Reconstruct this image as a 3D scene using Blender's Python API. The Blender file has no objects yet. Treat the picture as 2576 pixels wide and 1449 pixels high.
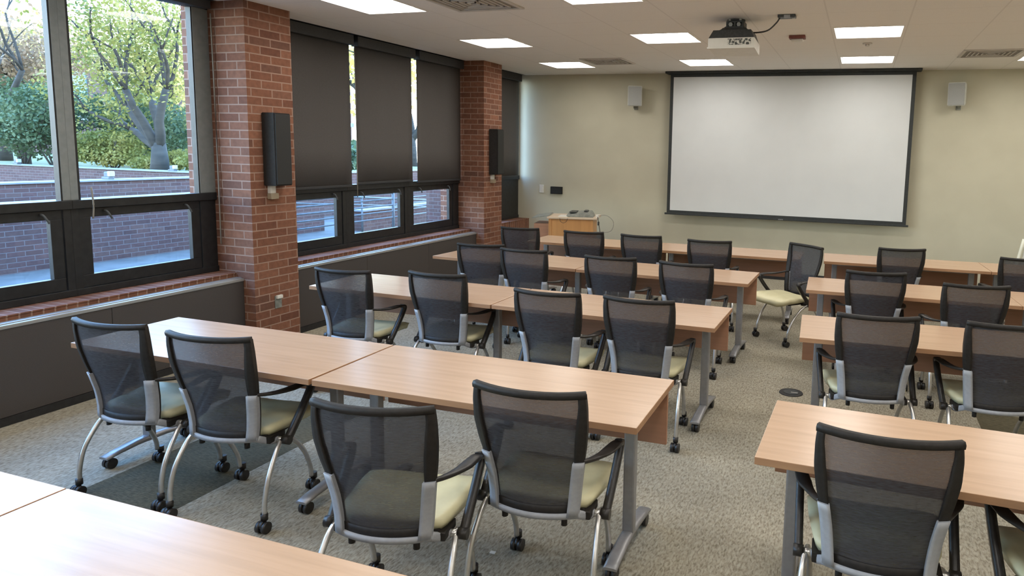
import bpy, bmesh, math, random
from mathutils import Vector, Matrix
PI = math.pi
sc = bpy.context.scene
COL = sc.collection

# ------------------------------------------------------------------ camera
cd = bpy.data.cameras.new('camera')
cam = bpy.data.objects.new('camera', cd)
COL.objects.link(cam)
FPX, CX, CY = 1734.83, 1580.25, 588.62
YAW, PIT, ROL = .3225, .1205, .0241
fwd = Vector((-math.sin(YAW) * math.cos(PIT), math.cos(YAW) * math.cos(PIT), -math.sin(PIT)))
rgt = Vector((math.cos(YAW), math.sin(YAW), 0))
upv = rgt.cross(fwd)
r2 = rgt * math.cos(ROL) + upv * math.sin(ROL)
u2 = -rgt * math.sin(ROL) + upv * math.cos(ROL)
mw = Matrix((r2, u2, -fwd)).transposed().to_4x4()
mw.translation = Vector((0, 0, 1.76))
cam.matrix_world = mw
cd.sensor_fit = 'HORIZONTAL'
cd.sensor_width = 36
cd.lens = FPX / 2576 * 36
cd.shift_x = -(CX - 1288) / 2576
cd.shift_y = (CY - 724.5) / 2576
cd.clip_start = .05
cd.clip_end = 300
sc.camera = cam

# ------------------------------------------------------------------ look
vs = sc.view_settings
vs.view_transform = 'Standard'
vs.look = 'None'
vs.gamma = 1
vs.exposure = 0.95
vs.use_curve_mapping = False
cy = sc.cycles
cy.use_denoising = True
cy.max_bounces = 8
cy.diffuse_bounces = 4
cy.glossy_bounces = 4
cy.transmission_bounces = 4
cy.transparent_max_bounces = 16
cy.sample_clamp_indirect = 6
cy.caustics_reflective = False
cy.caustics_refractive = False

# ------------------------------------------------------------------ sky
W = bpy.data.worlds.new('world')
sc.world = W
W.use_nodes = True
nt = W.node_tree
nt.nodes.clear()
wo = nt.nodes.new('ShaderNodeOutputWorld')
bg = nt.nodes.new('ShaderNodeBackground')
tc = nt.nodes.new('ShaderNodeTexCoord')
sx = nt.nodes.new('ShaderNodeSeparateXYZ')
rp = nt.nodes.new('ShaderNodeValToRGB')
rp.color_ramp.elements[0].position = 0.0
rp.color_ramp.elements[0].color = (1.0, .9, .76, 1)
rp.color_ramp.elements[1].position = .6
rp.color_ramp.elements[1].color = (.27, .50, 1.0, 1)
e = rp.color_ramp.elements.new(.12)
e.color = (.80, .91, 1.0, 1)
e = rp.color_ramp.elements.new(.32)
e.color = (.38, .63, 1.0, 1)
nt.links.new(tc.outputs['Generated'], sx.inputs[0])
nt.links.new(sx.outputs['Z'], rp.inputs[0])
nt.links.new(rp.outputs[0], bg.inputs[0])
bg.inputs[1].default_value = 8.5
nt.links.new(bg.outputs[0], wo.inputs[0])
LIGHT_STRENGTH = 9.0
LIGHT_COLOR = (1.0, .965, .915)

# ------------------------------------------------------------------ materials
def mat(name, col=(.5, .5, .5), rough=.5, metal=0.0, spec=.5):
    m = bpy.data.materials.new(name)
    m.use_nodes = True
    b = m.node_tree.nodes['Principled BSDF']
    b.inputs['Base Color'].default_value = (*col, 1)
    b.inputs['Roughness'].default_value = rough
    b.inputs['Metallic'].default_value = metal
    b.inputs['Specular IOR Level'].default_value = spec
    return m

def N(m, t, **kw):
    n = m.node_tree.nodes.new(t)
    for k, v in kw.items():
        if hasattr(n, k):
            setattr(n, k, v)
        else:
            n.inputs[k].default_value = v
    return n

def L(m, a, b):
    m.node_tree.links.new(a, b)

def bsdf(m):
    return m.node_tree.nodes['Principled BSDF']

def coords(m, scale=(1, 1, 1), space='Object', rot=(0, 0, 0)):
    t = N(m, 'ShaderNodeTexCoord')
    mp = N(m, 'ShaderNodeMapping')
    mp.inputs['Scale'].default_value = scale
    mp.inputs['Rotation'].default_value = rot
    L(m, t.outputs[space], mp.inputs[0])
    return mp.outputs[0]

def ramp(m, fac, stops):
    r = N(m, 'ShaderNodeValToRGB')
    cr = r.color_ramp
    while len(cr.elements) < len(stops):
        cr.elements.new(.5)
    for el, (p, c) in zip(cr.elements, stops):
        el.position = p
        el.color = (*c, 1)
    L(m, fac, r.inputs[0])
    return r.outputs[0]

def noise_mat(name, c1, c2, scale=(10, 10, 10), rough=.5, metal=0, spec=.5, detail=3, lo=.35, hi=.65, bump=0, nscale=1.0):
    m = mat(name, c1, rough, metal, spec)
    n = N(m, 'ShaderNodeTexNoise')
    n.inputs['Scale'].default_value = nscale
    n.inputs['Detail'].default_value = detail
    L(m, coords(m, scale), n.inputs['Vector'])
    L(m, ramp(m, n.outputs[0], [(lo, c1), (hi, c2)]), bsdf(m).inputs['Base Color'])
    if bump:
        b = N(m, 'ShaderNodeBump')
        b.inputs['Strength'].default_value = bump
        b.inputs['Distance'].default_value = .01
        L(m, n.outputs[0], b.inputs['Height'])
        L(m, b.outputs[0], bsdf(m).inputs['Normal'])
    return m

def brick_mat(name, plane, ramp_cols, mortar, bw=.213, rh=.0689, off=0.0, rough=.85):
    """plane: which two world axes carry the courses, 'yz' or 'xz' or 'yx'"""
    m = mat(name, ramp_cols[0], rough, 0, .25)
    g = N(m, 'ShaderNodeNewGeometry')
    s = N(m, 'ShaderNodeSeparateXYZ')
    c = N(m, 'ShaderNodeCombineXYZ')
    L(m, g.outputs['Position'], s.inputs[0])
    ax = {'x': 'X', 'y': 'Y', 'z': 'Z'}
    L(m, s.outputs[ax[plane[0]]], c.inputs[0])
    L(m, s.outputs[ax[plane[1]]], c.inputs[1])
    mp = N(m, 'ShaderNodeMapping')
    mp.inputs['Location'].default_value = (off, .012, 0)
    L(m, c.outputs[0], mp.inputs[0])
    b = N(m, 'ShaderNodeTexBrick')
    b.offset = .5
    b.inputs['Scale'].default_value = 1
    b.inputs['Mortar Size'].default_value = .0058
    b.inputs['Mortar Smooth'].default_value = .25
    b.inputs['Brick Width'].default_value = bw
    b.inputs['Row Height'].default_value = rh
    b.inputs['Color1'].default_value = (0, 0, 0, 1)
    b.inputs['Color2'].default_value = (1, 1, 1, 1)
    b.inputs['Mortar'].default_value = (.5, .5, .5, 1)
    L(m, mp.outputs[0], b.inputs['Vector'])
    col = ramp(m, b.outputs['Color'], [(i / (len(ramp_cols) - 1), q) for i, q in enumerate(ramp_cols)])
    n = N(m, 'ShaderNodeTexNoise')
    n.inputs['Scale'].default_value = 26
    n.inputs['Detail'].default_value = 5
    L(m, g.outputs['Position'], n.inputs['Vector'])
    mul = N(m, 'ShaderNodeMix', data_type='RGBA', blend_type='MULTIPLY')
    mul.inputs[0].default_value = .55
    L(m, col, mul.inputs[6])
    L(m, ramp(m, n.outputs[0], [(.3, (.62, .6, .6)), (.7, (1.1, 1.08, 1.05))]), mul.inputs[7])
    mx = N(m, 'ShaderNodeMix', data_type='RGBA')
    L(m, b.outputs['Fac'], mx.inputs[0])
    L(m, mul.outputs[2], mx.inputs[6])
    mx.inputs[7].default_value = (*mortar, 1)
    L(m, mx.outputs[2], bsdf(m).inputs['Base Color'])
    inv = N(m, 'ShaderNodeMath', operation='SUBTRACT')
    inv.inputs[0].default_value = 1
    L(m, b.outputs['Fac'], inv.inputs[1])
    ad = N(m, 'ShaderNodeMath', operation='MULTIPLY_ADD')
    L(m, n.outputs[0], ad.inputs[0])
    ad.inputs[1].default_value = .35
    L(m, inv.outputs[0], ad.inputs[2])
    bp = N(m, 'ShaderNodeBump')
    bp.inputs['Strength'].default_value = .5
    bp.inputs['Distance'].default_value = .006
    L(m, ad.outputs[0], bp.inputs['Height'])
    L(m, bp.outputs[0], bsdf(m).inputs['Normal'])
    return m

M = {}
BR = [(.155, .066, .042), (.235, .105, .062), (.19, .082, .05), (.26, .12, .074), (.145, .07, .048)]
MO = (.31, .20, .15)
M['brick_yz'] = brick_mat('brick_face', 'yz', BR, MO, off=.06)
M['brick_xz'] = brick_mat('brick_side', 'xz', BR, MO, off=.03)
M['brick_sill'] = brick_mat('brick_sill', 'yx', BR, MO, bw=.068, rh=.6, off=0)
BRO = [(.068, .038, .034), (.096, .051, .045), (.08, .046, .04), (.104, .062, .053)]
MOO = (.12, .096, .09)
M['brick_out_yz'] = brick_mat('brick_outdoor_a', 'yz', BRO, MOO)
M['brick_out_xz'] = brick_mat('brick_outdoor_b', 'xz', BRO, MOO)

# carpet: tufted strokes along Y, darker inset tiles
m = M['carpet'] = mat('carpet', (.3, .27, .2), .95, 0, .1)
g = N(m, 'ShaderNodeNewGeometry')
mp = N(m, 'ShaderNodeMapping')
mp.inputs['Scale'].default_value = (105, 36, 1)
L(m, g.outputs['Position'], mp.inputs[0])
n1 = N(m, 'ShaderNodeTexNoise')
n1.inputs['Scale'].default_value = 1
n1.inputs['Detail'].default_value = 3
n1.inputs['Distortion'].default_value = .6
L(m, mp.outputs[0], n1.inputs['Vector'])
c_light = ramp(m, n1.outputs[0], [(.32, (.20, .175, .13)), (.47, (.31, .28, .215)), (.66, (.40, .37, .29))])
mp2 = N(m, 'ShaderNodeMapping')
mp2.inputs['Scale'].default_value = (30, 150, 1)
L(m, g.outputs['Position'], mp2.inputs[0])
n2 = N(m, 'ShaderNodeTexNoise')
n2.inputs['Scale'].default_value = 1
n2.inputs['Detail'].default_value = 2
L(m, mp2.outputs[0], n2.inputs['Vector'])
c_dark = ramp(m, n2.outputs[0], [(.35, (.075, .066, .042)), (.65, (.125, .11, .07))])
sp = N(m, 'ShaderNodeSeparateXYZ')
L(m, g.outputs['Position'], sp.inputs[0])

def inside(sock, lo, hi):
    a = N(m, 'ShaderNodeMath', operation='GREATER_THAN')
    L(m, sock, a.inputs[0])
    a.inputs[1].default_value = lo
    b = N(m, 'ShaderNodeMath', operation='LESS_THAN')
    L(m, sock, b.inputs[0])
    b.inputs[1].default_value = hi
    c = N(m, 'ShaderNodeMath', operation='MULTIPLY')
    L(m, a.outputs[0], c.inputs[0])
    L(m, b.outputs[0], c.inputs[1])
    return c.outputs[0]
acc = None
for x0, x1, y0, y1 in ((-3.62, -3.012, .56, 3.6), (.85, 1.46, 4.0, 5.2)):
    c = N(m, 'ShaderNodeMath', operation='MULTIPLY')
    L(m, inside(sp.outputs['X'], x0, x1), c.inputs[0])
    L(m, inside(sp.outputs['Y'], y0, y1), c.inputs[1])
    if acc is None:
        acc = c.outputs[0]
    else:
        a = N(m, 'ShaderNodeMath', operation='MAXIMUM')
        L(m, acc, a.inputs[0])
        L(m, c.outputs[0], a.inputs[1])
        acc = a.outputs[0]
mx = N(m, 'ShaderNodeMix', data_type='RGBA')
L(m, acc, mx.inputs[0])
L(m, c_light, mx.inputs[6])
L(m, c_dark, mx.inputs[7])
n3 = N(m, 'ShaderNodeTexNoise')
n3.inputs['Scale'].default_value = 2.2
L(m, g.outputs['Position'], n3.inputs['Vector'])
ml = N(m, 'ShaderNodeMix', data_type='RGBA', blend_type='MULTIPLY')
ml.inputs[0].default_value = 1
L(m, mx.outputs[2], ml.inputs[6])
L(m, ramp(m, n3.outputs[0], [(.3, (.88, .88, .88)), (.7, (1.08, 1.08, 1.08))]), ml.inputs[7])
L(m, ml.outputs[2], bsdf(m).inputs['Base Color'])
bp = N(m, 'ShaderNodeBump')
bp.inputs['Strength'].default_value = .6
bp.inputs['Distance'].default_value = .006
L(m, n1.outputs[0], bp.inputs['Height'])
L(m, bp.outputs[0], bsdf(m).inputs['Normal'])

# ceiling tiles
m = M['ceiling'] = mat('ceiling_tile', (.60, .55, .49), .9, 0, .1)
g = N(m, 'ShaderNodeNewGeometry')
sp = N(m, 'ShaderNodeSeparateXYZ')
L(m, g.outputs['Position'], sp.inputs[0])
def gridline(sock, origin, step, w):
    a = N(m, 'ShaderNodeMath', operation='ADD')
    L(m, sock, a.inputs[0])
    a.inputs[1].default_value = -origin + 50 * step + step / 2
    b = N(m, 'ShaderNodeMath', operation='MODULO')
    L(m, a.outputs[0], b.inputs[0])
    b.inputs[1].default_value = step
    c = N(m, 'ShaderNodeMath', operation='SUBTRACT')
    L(m, b.outputs[0], c.inputs[0])
    c.inputs[1].default_value = step / 2
    d = N(m, 'ShaderNodeMath', operation='ABSOLUTE')
    L(m, c.outputs[0], d.inputs[0])
    f = N(m, 'ShaderNodeMath', operation='LESS_THAN')
    L(m, d.outputs[0], f.inputs[0])
    f.inputs[1].default_value = w
    return f.outputs[0]
gx = gridline(sp.outputs['X'], -.332, .6323, .006)
gy = gridline(sp.outputs['Y'], 6.46, .6323, .0035)
a = N(m, 'ShaderNodeMath', operation='MAXIMUM')
L(m, gx, a.inputs[0])
L(m, gy, a.inputs[1])
nz = N(m, 'ShaderNodeTexNoise')
nz.inputs['Scale'].default_value = 160
L(m, g.outputs['Position'], nz.inputs['Vector'])
mx = N(m, 'ShaderNodeMix', data_type='RGBA')
L(m, a.outputs[0], mx.inputs[0])
L(m, ramp(m, nz.outputs[0], [(.3, (.82, .80, .775)), (.7, (.88, .86, .835))]), mx.inputs[6])
mx.inputs[7].default_value = (.76, .74, .715, 1)
L(m, mx.outputs[2], bsdf(m).inputs['Base Color'])

M['wall_beige'] = noise_mat('beige_wall_paint', (.50, .475, .36), (.53, .505, .385), (1, 1, 1), .75, nscale=3)
M['wall_other'] = noise_mat('plain_wall_paint', (.48, .43, .33), (.52, .47, .36), (1, 1, 1), .75, nscale=3)
def wood(name, c1, c2, c3, rough, sc_=(2.2, 38, 30), spec=.5):
    m = mat(name, c1, rough, 0, spec)
    n = N(m, 'ShaderNodeTexNoise')
    n.inputs['Scale'].default_value = 1
    n.inputs['Detail'].default_value = 4
    n.inputs['Distortion'].default_value = .4
    L(m, coords(m, sc_), n.inputs['Vector'])
    L(m, ramp(m, n.outputs[0], [(.3, c1), (.5, c2), (.72, c3)]), bsdf(m).inputs['Base Color'])
    return m
M['table'] = wood('beech_laminate', (.46, .305, .197), (.50, .332, .215), (.53, .355, .235), .26, spec=.6)
M['table_edge'] = wood('beech_edge_band', (.33, .175, .09), (.37, .20, .105), (.41, .23, .12), .45)
M['table_panel'] = wood('beech_modesty_panel', (.34, .17, .095), (.38, .19, .11), (.42, .21, .125), .5)
M['lectern'] = wood('oak_veneer', (.42, .20, .07), (.52, .26, .095), (.58, .30, .11), .4, (11, 11, 1.2))
M['lectern_top'] = mat('pale_lectern_trim', (.58, .46, .34), .5)
M['grey_metal'] = noise_mat('silver_grey_paint', (.30, .30, .31), (.33, .33, .34), (40, 40, 40), .38, .45)
M['chrome'] = noise_mat('satin_silver_tube', (.56, .55, .53), (.62, .61, .59), (30, 30, 30), .3, .8)
M['grey_plastic'] = noise_mat('grey_plastic', (.30, .31, .33), (.33, .34, .36), (60, 60, 60), .5)
M['black_plastic'] = noise_mat('black_plastic', (.014, .012, .0105), (.021, .018, .016), (60, 60, 60), .55, spec=.3)
M['arm_plastic'] = noise_mat('arm_plastic', (.018, .0155, .014), (.027, .024, .022), (60, 60, 60), .36, spec=.4)
M['seat'] = noise_mat('cream_vinyl', (.62, .58, .36), (.68, .64, .41), (14, 14, 14), .42, nscale=1, bump=.1)
M['rubber'] = noise_mat('caster_rubber', (.012, .011, .011), (.022, .02, .019), (50, 50, 50), .4)
# mesh fabric: woven, partly see-through
m = M['mesh'] = mat('black_mesh_fabric', (.045, .042, .043), .7, 0, .3)
w1 = N(m, 'ShaderNodeTexNoise')
w1.inputs['Scale'].default_value = 1
w1.inputs['Detail'].default_value = 2
L(m, coords(m, (35, 35, 420)), w1.inputs['Vector'])
L(m, ramp(m, w1.outputs[0], [(.35, (.024, .024, .029)), (.65, (.050, .050, .058))]), bsdf(m).inputs['Base Color'])
tr = N(m, 'ShaderNodeBsdfTransparent')
ms = N(m, 'ShaderNodeMixShader')
mr = N(m, 'ShaderNodeMapRange')
mr.inputs['From Min'].default_value = .3
mr.inputs['From Max'].default_value = .7
mr.inputs['To Min'].default_value = .14
mr.inputs['To Max'].default_value = .08
L(m, w1.outputs[0], mr.inputs[0])
L(m, mr.outputs[0], ms.inputs[0])
L(m, bsdf(m).outputs[0], ms.inputs[1])
L(m, tr.outputs[0], ms.inputs[2])
L(m, ms.outputs[0], m.node_tree.nodes['Material Output'].inputs[0])

M['frame_dark'] = noise_mat('dark_bronze_frame', (.016, .017, .018), (.024, .025, .026), (20, 20, 20), .4, .2)
M['frame_grey'] = noise_mat('grey_mullion_face', (.20, .22, .22), (.23, .25, .25), (20, 20, 20), .45, .1)
M['shade'] = noise_mat('charcoal_shade_fabric', (.075, .068, .065), (.094, .086, .082), (200, 200, 200), .8)
M['shade_head'] = noise_mat('charcoal_shade_box', (.024, .025, .027), (.032, .033, .035), (60, 60, 60), .55)
M['cover'] = noise_mat('dark_brown_panel', (.048, .041, .038), (.066, .057, .052), (300, 300, 300), .55)
M['cover_top'] = noise_mat('brushed_metal_ledge', (.42, .42, .40), (.48, .48, .46), (60, 3, 60), .34, .6)
M['base_dark'] = noise_mat('dark_rubber_base', (.012, .012, .013), (.02, .02, .021), (30, 30, 30), .5)
M['spk_black'] = noise_mat('black_speaker_grille', (.008, .009, .009), (.018, .019, .019), (350, 350, 350), .6)
M['spk_white'] = noise_mat('white_speaker_shell', (.56, .57, .52), (.60, .61, .56), (30, 30, 30), .5)
M['spk_grille'] = noise_mat('light_grey_grille', (.33, .34, .325), (.39, .40, .385), (300, 300, 300), .6)
M['screen'] = noise_mat('matte_white_screen', (.61, .63, .63), (.63, .65, .65), (3, 3, 3), .9, spec=.1)
M['screen_black'] = noise_mat('black_screen_border', (.018, .022, .022), (.026, .030, .030), (40, 40, 40), .6)
M['white_plastic'] = noise_mat('white_plastic', (.66, .64, .58), (.70, .68, .62), (20, 20, 20), .4)
M['beige_plastic'] = noise_mat('beige_outlet_box', (.30, .24, .16), (.34, .275, .19), (20, 20, 20), .5)
M['proj_dark'] = noise_mat('dark_projector_plastic', (.03, .034, .036), (.05, .055, .058), (60, 60, 60), .45)
M['proj_vent'] = noise_mat('vent_perforation', (.05, .055, .05), (.6, .58, .52), (55, 55, 55), .5, lo=.45, hi=.58)
M['device'] = noise_mat('grey_device_shell', (.17, .18, .16), (.25, .26, .23), (30, 30, 30), .45)
M['cable'] = mat('dark_cable', (.03, .028, .026), .5)
M['cable_grey'] = mat('grey_cable', (.25, .23, .19), .5)
M['red_brown'] = noise_mat('red_strobe_base', (.16, .045, .035), (.2, .06, .05), (30, 30, 30), .5)
M['vent_metal'] = noise_mat('painted_vent_metal', (.56, .53, .49), (.60, .57, .53), (20, 20, 20), .6)
M['vent_dark'] = mat('vent_dark_slot', (.26, .24, .21), .8)
M['easel_white'] = noise_mat('white_easel_frame', (.74, .74, .62), (.78, .78, .66), (12, 12, 12), .5)
M['easel_grey'] = noise_mat('grey_easel_sheet', (.50, .50, .45), (.54, .54, .49), (12, 12, 12), .6)
M['concrete'] = noise_mat('pale_paving', (.055, .053, .048), (.08, .077, .07), (3, 3, 3), .85)
M['coping'] = noise_mat('pale_stone_coping', (.14, .14, .14), (.18, .18, .18), (6, 6, 6), .7)
M['soil'] = noise_mat('ground_cover', (.08, .10, .035), (.16, .15, .07), (4, 4, 4), .95)
M['rail'] = noise_mat('grey_steel_rail', (.07, .08, .085), (.10, .11, .115), (10, 10, 10), .6)
M['bark'] = noise_mat('grey_brown_bark', (.02, .018, .014), (.04, .034, .026), (3, 3, 14), .95)
M['far_roof'] = mat('grey_roof', (.22, .22, .23), .8)
M['teal'] = noise_mat('teal_door', (.12, .22, .22), (.16, .27, .27), (4, 4, 4), .6)

def leaf_mat(name, c1, c2, c3, tr_=.45):
    m = mat(name, c1, .6, 0, .25)
    oi = N(m, 'ShaderNodeTexNoise')
    oi.inputs['Scale'].default_value = 1.3
    oi.inputs['Detail'].default_value = 4
    L(m, coords(m, (1, 1, 1)), oi.inputs['Vector'])
    c = ramp(m, oi.outputs[0], [(.32, c1), (.5, c2), (.68, c3)])
    L(m, c, bsdf(m).inputs['Base Color'])
    t = N(m, 'ShaderNodeBsdfTranslucent')
    L(m, c, t.inputs[0])
    s = N(m, 'ShaderNodeMixShader')
    s.inputs[0].default_value = tr_
    L(m, bsdf(m).outputs[0], s.inputs[1])
    L(m, t.outputs[0], s.inputs[2])
    L(m, s.outputs[0], m.node_tree.nodes['Material Output'].inputs[0])
    return m
M['leaf_backlit'] = leaf_mat('painted_backlight_leaves', (.42, .33, .07), (.58, .45, .14), (.68, .51, .22), .5)  # backlit yellow glow is painted into the leaf colour, no sun shines through
M['leaf_green'] = leaf_mat('green_leaves', (.09, .105, .024), (.19, .175, .04), (.34, .27, .08), .4)
M['leaf_dark'] = leaf_mat('blue_green_leaves', (.035, .06, .025), (.065, .10, .045), (.12, .15, .07), .3)
M['leaf_brown'] = leaf_mat('russet_leaves', (.20, .12, .07), (.28, .18, .10), (.32, .24, .12), .4)

# clear glass pane: see-through with a mirror share
m = M['glass'] = bpy.data.materials.new('window_glass')
m.use_nodes = True
m.node_tree.nodes.clear()
o_ = N(m, 'ShaderNodeOutputMaterial')
t_ = N(m, 'ShaderNodeBsdfTransparent')
t_.inputs[0].default_value = (.86, .93, .95, 1)
g_ = N(m, 'ShaderNodeBsdfGlossy')
g_.inputs['Roughness'].default_value = .02
lw_ = N(m, 'ShaderNodeLayerWeight')
pw_ = N(m, 'ShaderNodeMath', operation='POWER')
L(m, lw_.outputs['Facing'], pw_.inputs[0])
pw_.inputs[1].default_value = 4
f_ = N(m, 'ShaderNodeMath', operation='MULTIPLY_ADD')
L(m, pw_.outputs[0], f_.inputs[0])
f_.inputs[1].default_value = .5
f_.inputs[2].default_value = .02
x_ = N(m, 'ShaderNodeMixShader')
L(m, f_.outputs[0], x_.inputs[0])
L(m, t_.outputs[0], x_.inputs[1])
L(m, g_.outputs[0], x_.inputs[2])
L(m, x_.outputs[0], o_.inputs[0])

m = M['lamp'] = bpy.data.materials.new('lit_troffer_lens')
m.use_nodes = True
m.node_tree.nodes.clear()
o_ = N(m, 'ShaderNodeOutputMaterial')
e_ = N(m, 'ShaderNodeEmission')
e_.inputs[0].default_value = (*LIGHT_COLOR, 1)
e_.inputs[1].default_value = LIGHT_STRENGTH
L(m, e_.outputs[0], o_.inputs[0])
M['troffer'] = mat('white_enamel_troffer', (.80, .78, .74), .5)

# ------------------------------------------------------------------ mesh helpers
def BM():
    return bmesh.new()

def bx(bm, x0, x1, y0, y1, z0, z1, bev=0.0, mi=0):
    vs_ = [bm.verts.new((x, y, z)) for x in (x0, x1) for y in (y0, y1) for z in (z0, z1)]
    q = [(0, 1, 3, 2), (4, 6, 7, 5), (0, 4, 5, 1), (2, 3, 7, 6), (0, 2, 6, 4), (1, 5, 7, 3)]
    fs = [bm.faces.new([vs_[i] for i in f]) for f in q]
    for f in fs:
        f.material_index = mi
    if bev:
        ed = list({e for f in fs for e in f.edges})
        r = bmesh.ops.bevel(bm, geom=ed, offset=bev, segments=2, affect='EDGES', profile=.6)
        for f in r['faces']:
            f.material_index = mi
    return fs

def hexa(bm, pts, mi=0):
    """pts: 4 bottom then 4 top, both counter-clockwise"""
    v = [bm.verts.new(p) for p in pts]
    for f in ((3, 2, 1, 0), (4, 5, 6, 7), (0, 1, 5, 4), (1, 2, 6, 5), (2, 3, 7, 6), (3, 0, 4, 7)):
        bm.faces.new([v[i] for i in f]).material_index = mi

def smoothpath(pts, n=6):
    P = [Vector(p) for p in pts]
    out = []
    for i in range(len(P) - 1):
        p0 = P[i - 1] if i else P[i] * 2 - P[i + 1]
        p3 = P[i + 2] if i + 2 < len(P) else P[i + 1] * 2 - P[i]
        for k in range(n):
            t = k / n
            out.append(.5 * ((2 * P[i]) + (-p0 + P[i + 1]) * t + (2 * p0 - 5 * P[i] + 4 * P[i + 1] - p3) * t * t + (-p0 + 3 * P[i] - 3 * P[i + 1] + p3) * t ** 3))
    out.append(P[-1])
    return out

def sweep(bm, pts, sect, up=(0, 0, 1), cap=True, smooth=True):
    """sect: function(i, n) -> list of (a, b) offsets along side and up axes"""
    n = len(pts)
    rings = []
    upn = Vector(up)
    for i, p in enumerate(pts):
        t = (pts[min(i + 1, n - 1)] - pts[max(i - 1, 0)]).normalized()
        s = t.cross(upn)
        if s.length < 1e-4:
            s = Vector((1, 0, 0))
        s.normalize()
        u = s.cross(t).normalized()
        upn = u if up == 'rm' else upn
        rings.append([bm.verts.new(p + s * a + u * b) for a, b in sect(i, n)])
    k = len(rings[0])
    for i in range(n - 1):
        for j in range(k):
            f = bm.faces.new((rings[i][j], rings[i][(j + 1) % k], rings[i + 1][(j + 1) % k], rings[i + 1][j]))
            f.smooth = smooth
    if cap:
        bm.faces.new(rings[0][::-1])
        bm.faces.new(rings[-1])

def circ(r, k=10):
    return [(r * math.cos(2 * PI * j / k), r * math.sin(2 * PI * j / k)) for j in range(k)]

def tube(bm, pts, r, k=10, n=5, up=(0, 0, 1), r1=None):
    pp = smoothpath(pts, n) if len(pts) > 2 else [Vector(p) for p in pts]
    r1 = r if r1 is None else r1
    sweep(bm, pp, lambda i, c: circ(r + (r1 - r) * i / max(c - 1, 1), k), up)

def ribbon(bm, pts, w, t, n=5, up=(0, 0, 1), ws=None):
    pp = smoothpath(pts, n)
    def s(i, c):
        if ws:
            f = i / (c - 1) * (len(ws) - 1)
            a = int(min(f, len(ws) - 2))
            ww = ws[a] + (ws[a + 1] - ws[a]) * (f - a)
        else:
            ww = w
        h = ww / 2
        return [(-h, -t * .2), (-h * .8, -t / 2), (h * .8, -t / 2), (h, -t * .2), (h, t * .2), (h * .8, t / 2), (-h * .8, t / 2), (-h, t * .2)]
    sweep(bm, pp, s, up)

def cyl(bm, c, r, h, axis='z', k=20, r2=None, mi=0):
    r2 = r if r2 is None else r2
    c = Vector(c)
    A = {'x': (Vector((0, 1, 0)), Vector((0, 0, 1)), Vector((1, 0, 0))), 'y': (Vector((0, 0, 1)), Vector((1, 0, 0)), Vector((0, 1, 0))), 'z': (Vector((1, 0, 0)), Vector((0, 1, 0)), Vector((0, 0, 1)))}[axis]
    lo = [bm.verts.new(c - A[2] * h / 2 + A[0] * r * math.cos(2 * PI * j / k) + A[1] * r * math.sin(2 * PI * j / k)) for j in range(k)]
    hi = [bm.verts.new(c + A[2] * h / 2 + A[0] * r2 * math.cos(2 * PI * j / k) + A[1] * r2 * math.sin(2 * PI * j / k)) for j in range(k)]
    for j in range(k):
        f = bm.faces.new((lo[j], lo[(j + 1) % k], hi[(j + 1) % k], hi[j]))
        f.smooth = True
        f.material_index = mi
    bm.faces.new(lo[::-1]).material_index = mi
    bm.faces.new(hi).material_index = mi

def obj(name, bm, mats, parent=None, loc=None, rotz=0, shade=False):
    me = bpy.data.meshes.new(name)
    bmesh.ops.recalc_face_normals(bm, faces=bm.faces)
    bm.to_mesh(me)
    bm.free()
    for q in (mats if isinstance(mats, (list, tuple)) else [mats]):
        me.materials.append(M[q])
    if shade:
        for p in me.polygons:
            p.use_smooth = True
    o = bpy.data.objects.new(name, me)
    COL.objects.link(o)
    if parent is not None:
        o.parent = parent
    if loc is not None:
        o.location = loc
    o.rotation_euler = (0, 0, rotz)
    return o

def thing(name, label, cat, loc=(0, 0, 0), rotz=0, group=None):
    o = bpy.data.objects.new(name, None)
    o.empty_display_size = .1
    COL.objects.link(o)
    o.location = loc
    o.rotation_euler = (0, 0, rotz)
    return tag(o, label, cat, group)

def tag(o, label, cat, group=None, kind=None):
    o['label'] = label
    o['category'] = cat
    if group:
        o['group'] = group
    if kind:
        o['kind'] = kind
    return o

def struct(o):
    o['kind'] = 'structure'
    return o

def dup(root, loc, rotz, label):
    r = root.copy()
    COL.objects.link(r)
    r.location = loc
    r.rotation_euler = (0, 0, rotz)
    r['label'] = label
    for ch in list(root.children):
        c = ch.copy()
        COL.objects.link(c)
        c.parent = r
        for g2 in list(ch.children):
            d = g2.copy()
            COL.objects.link(d)
            d.parent = c
    return r

# ------------------------------------------------------------------ room shell
H = 2.876
XW = -5.11          # inner face of window frames
XC = -4.846         # front of the low radiator panels
XP = -4.73          # room face of the brick pillars
YF = 9.787
XR, YB = 4.6, -3.0
PIL = [(.672, 1.146), (4.372, 4.846), (8.072, 8.546)]
BAYS = [(-3.0, .672), (1.146, 4.372), (4.846, 8.072), (8.546, YF)]

b = BM(); bx(b, XW - .3, XR + .15, YB - .15, YF + .15, -.12, 0)
struct(obj('floor', b, 'carpet'))

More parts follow.
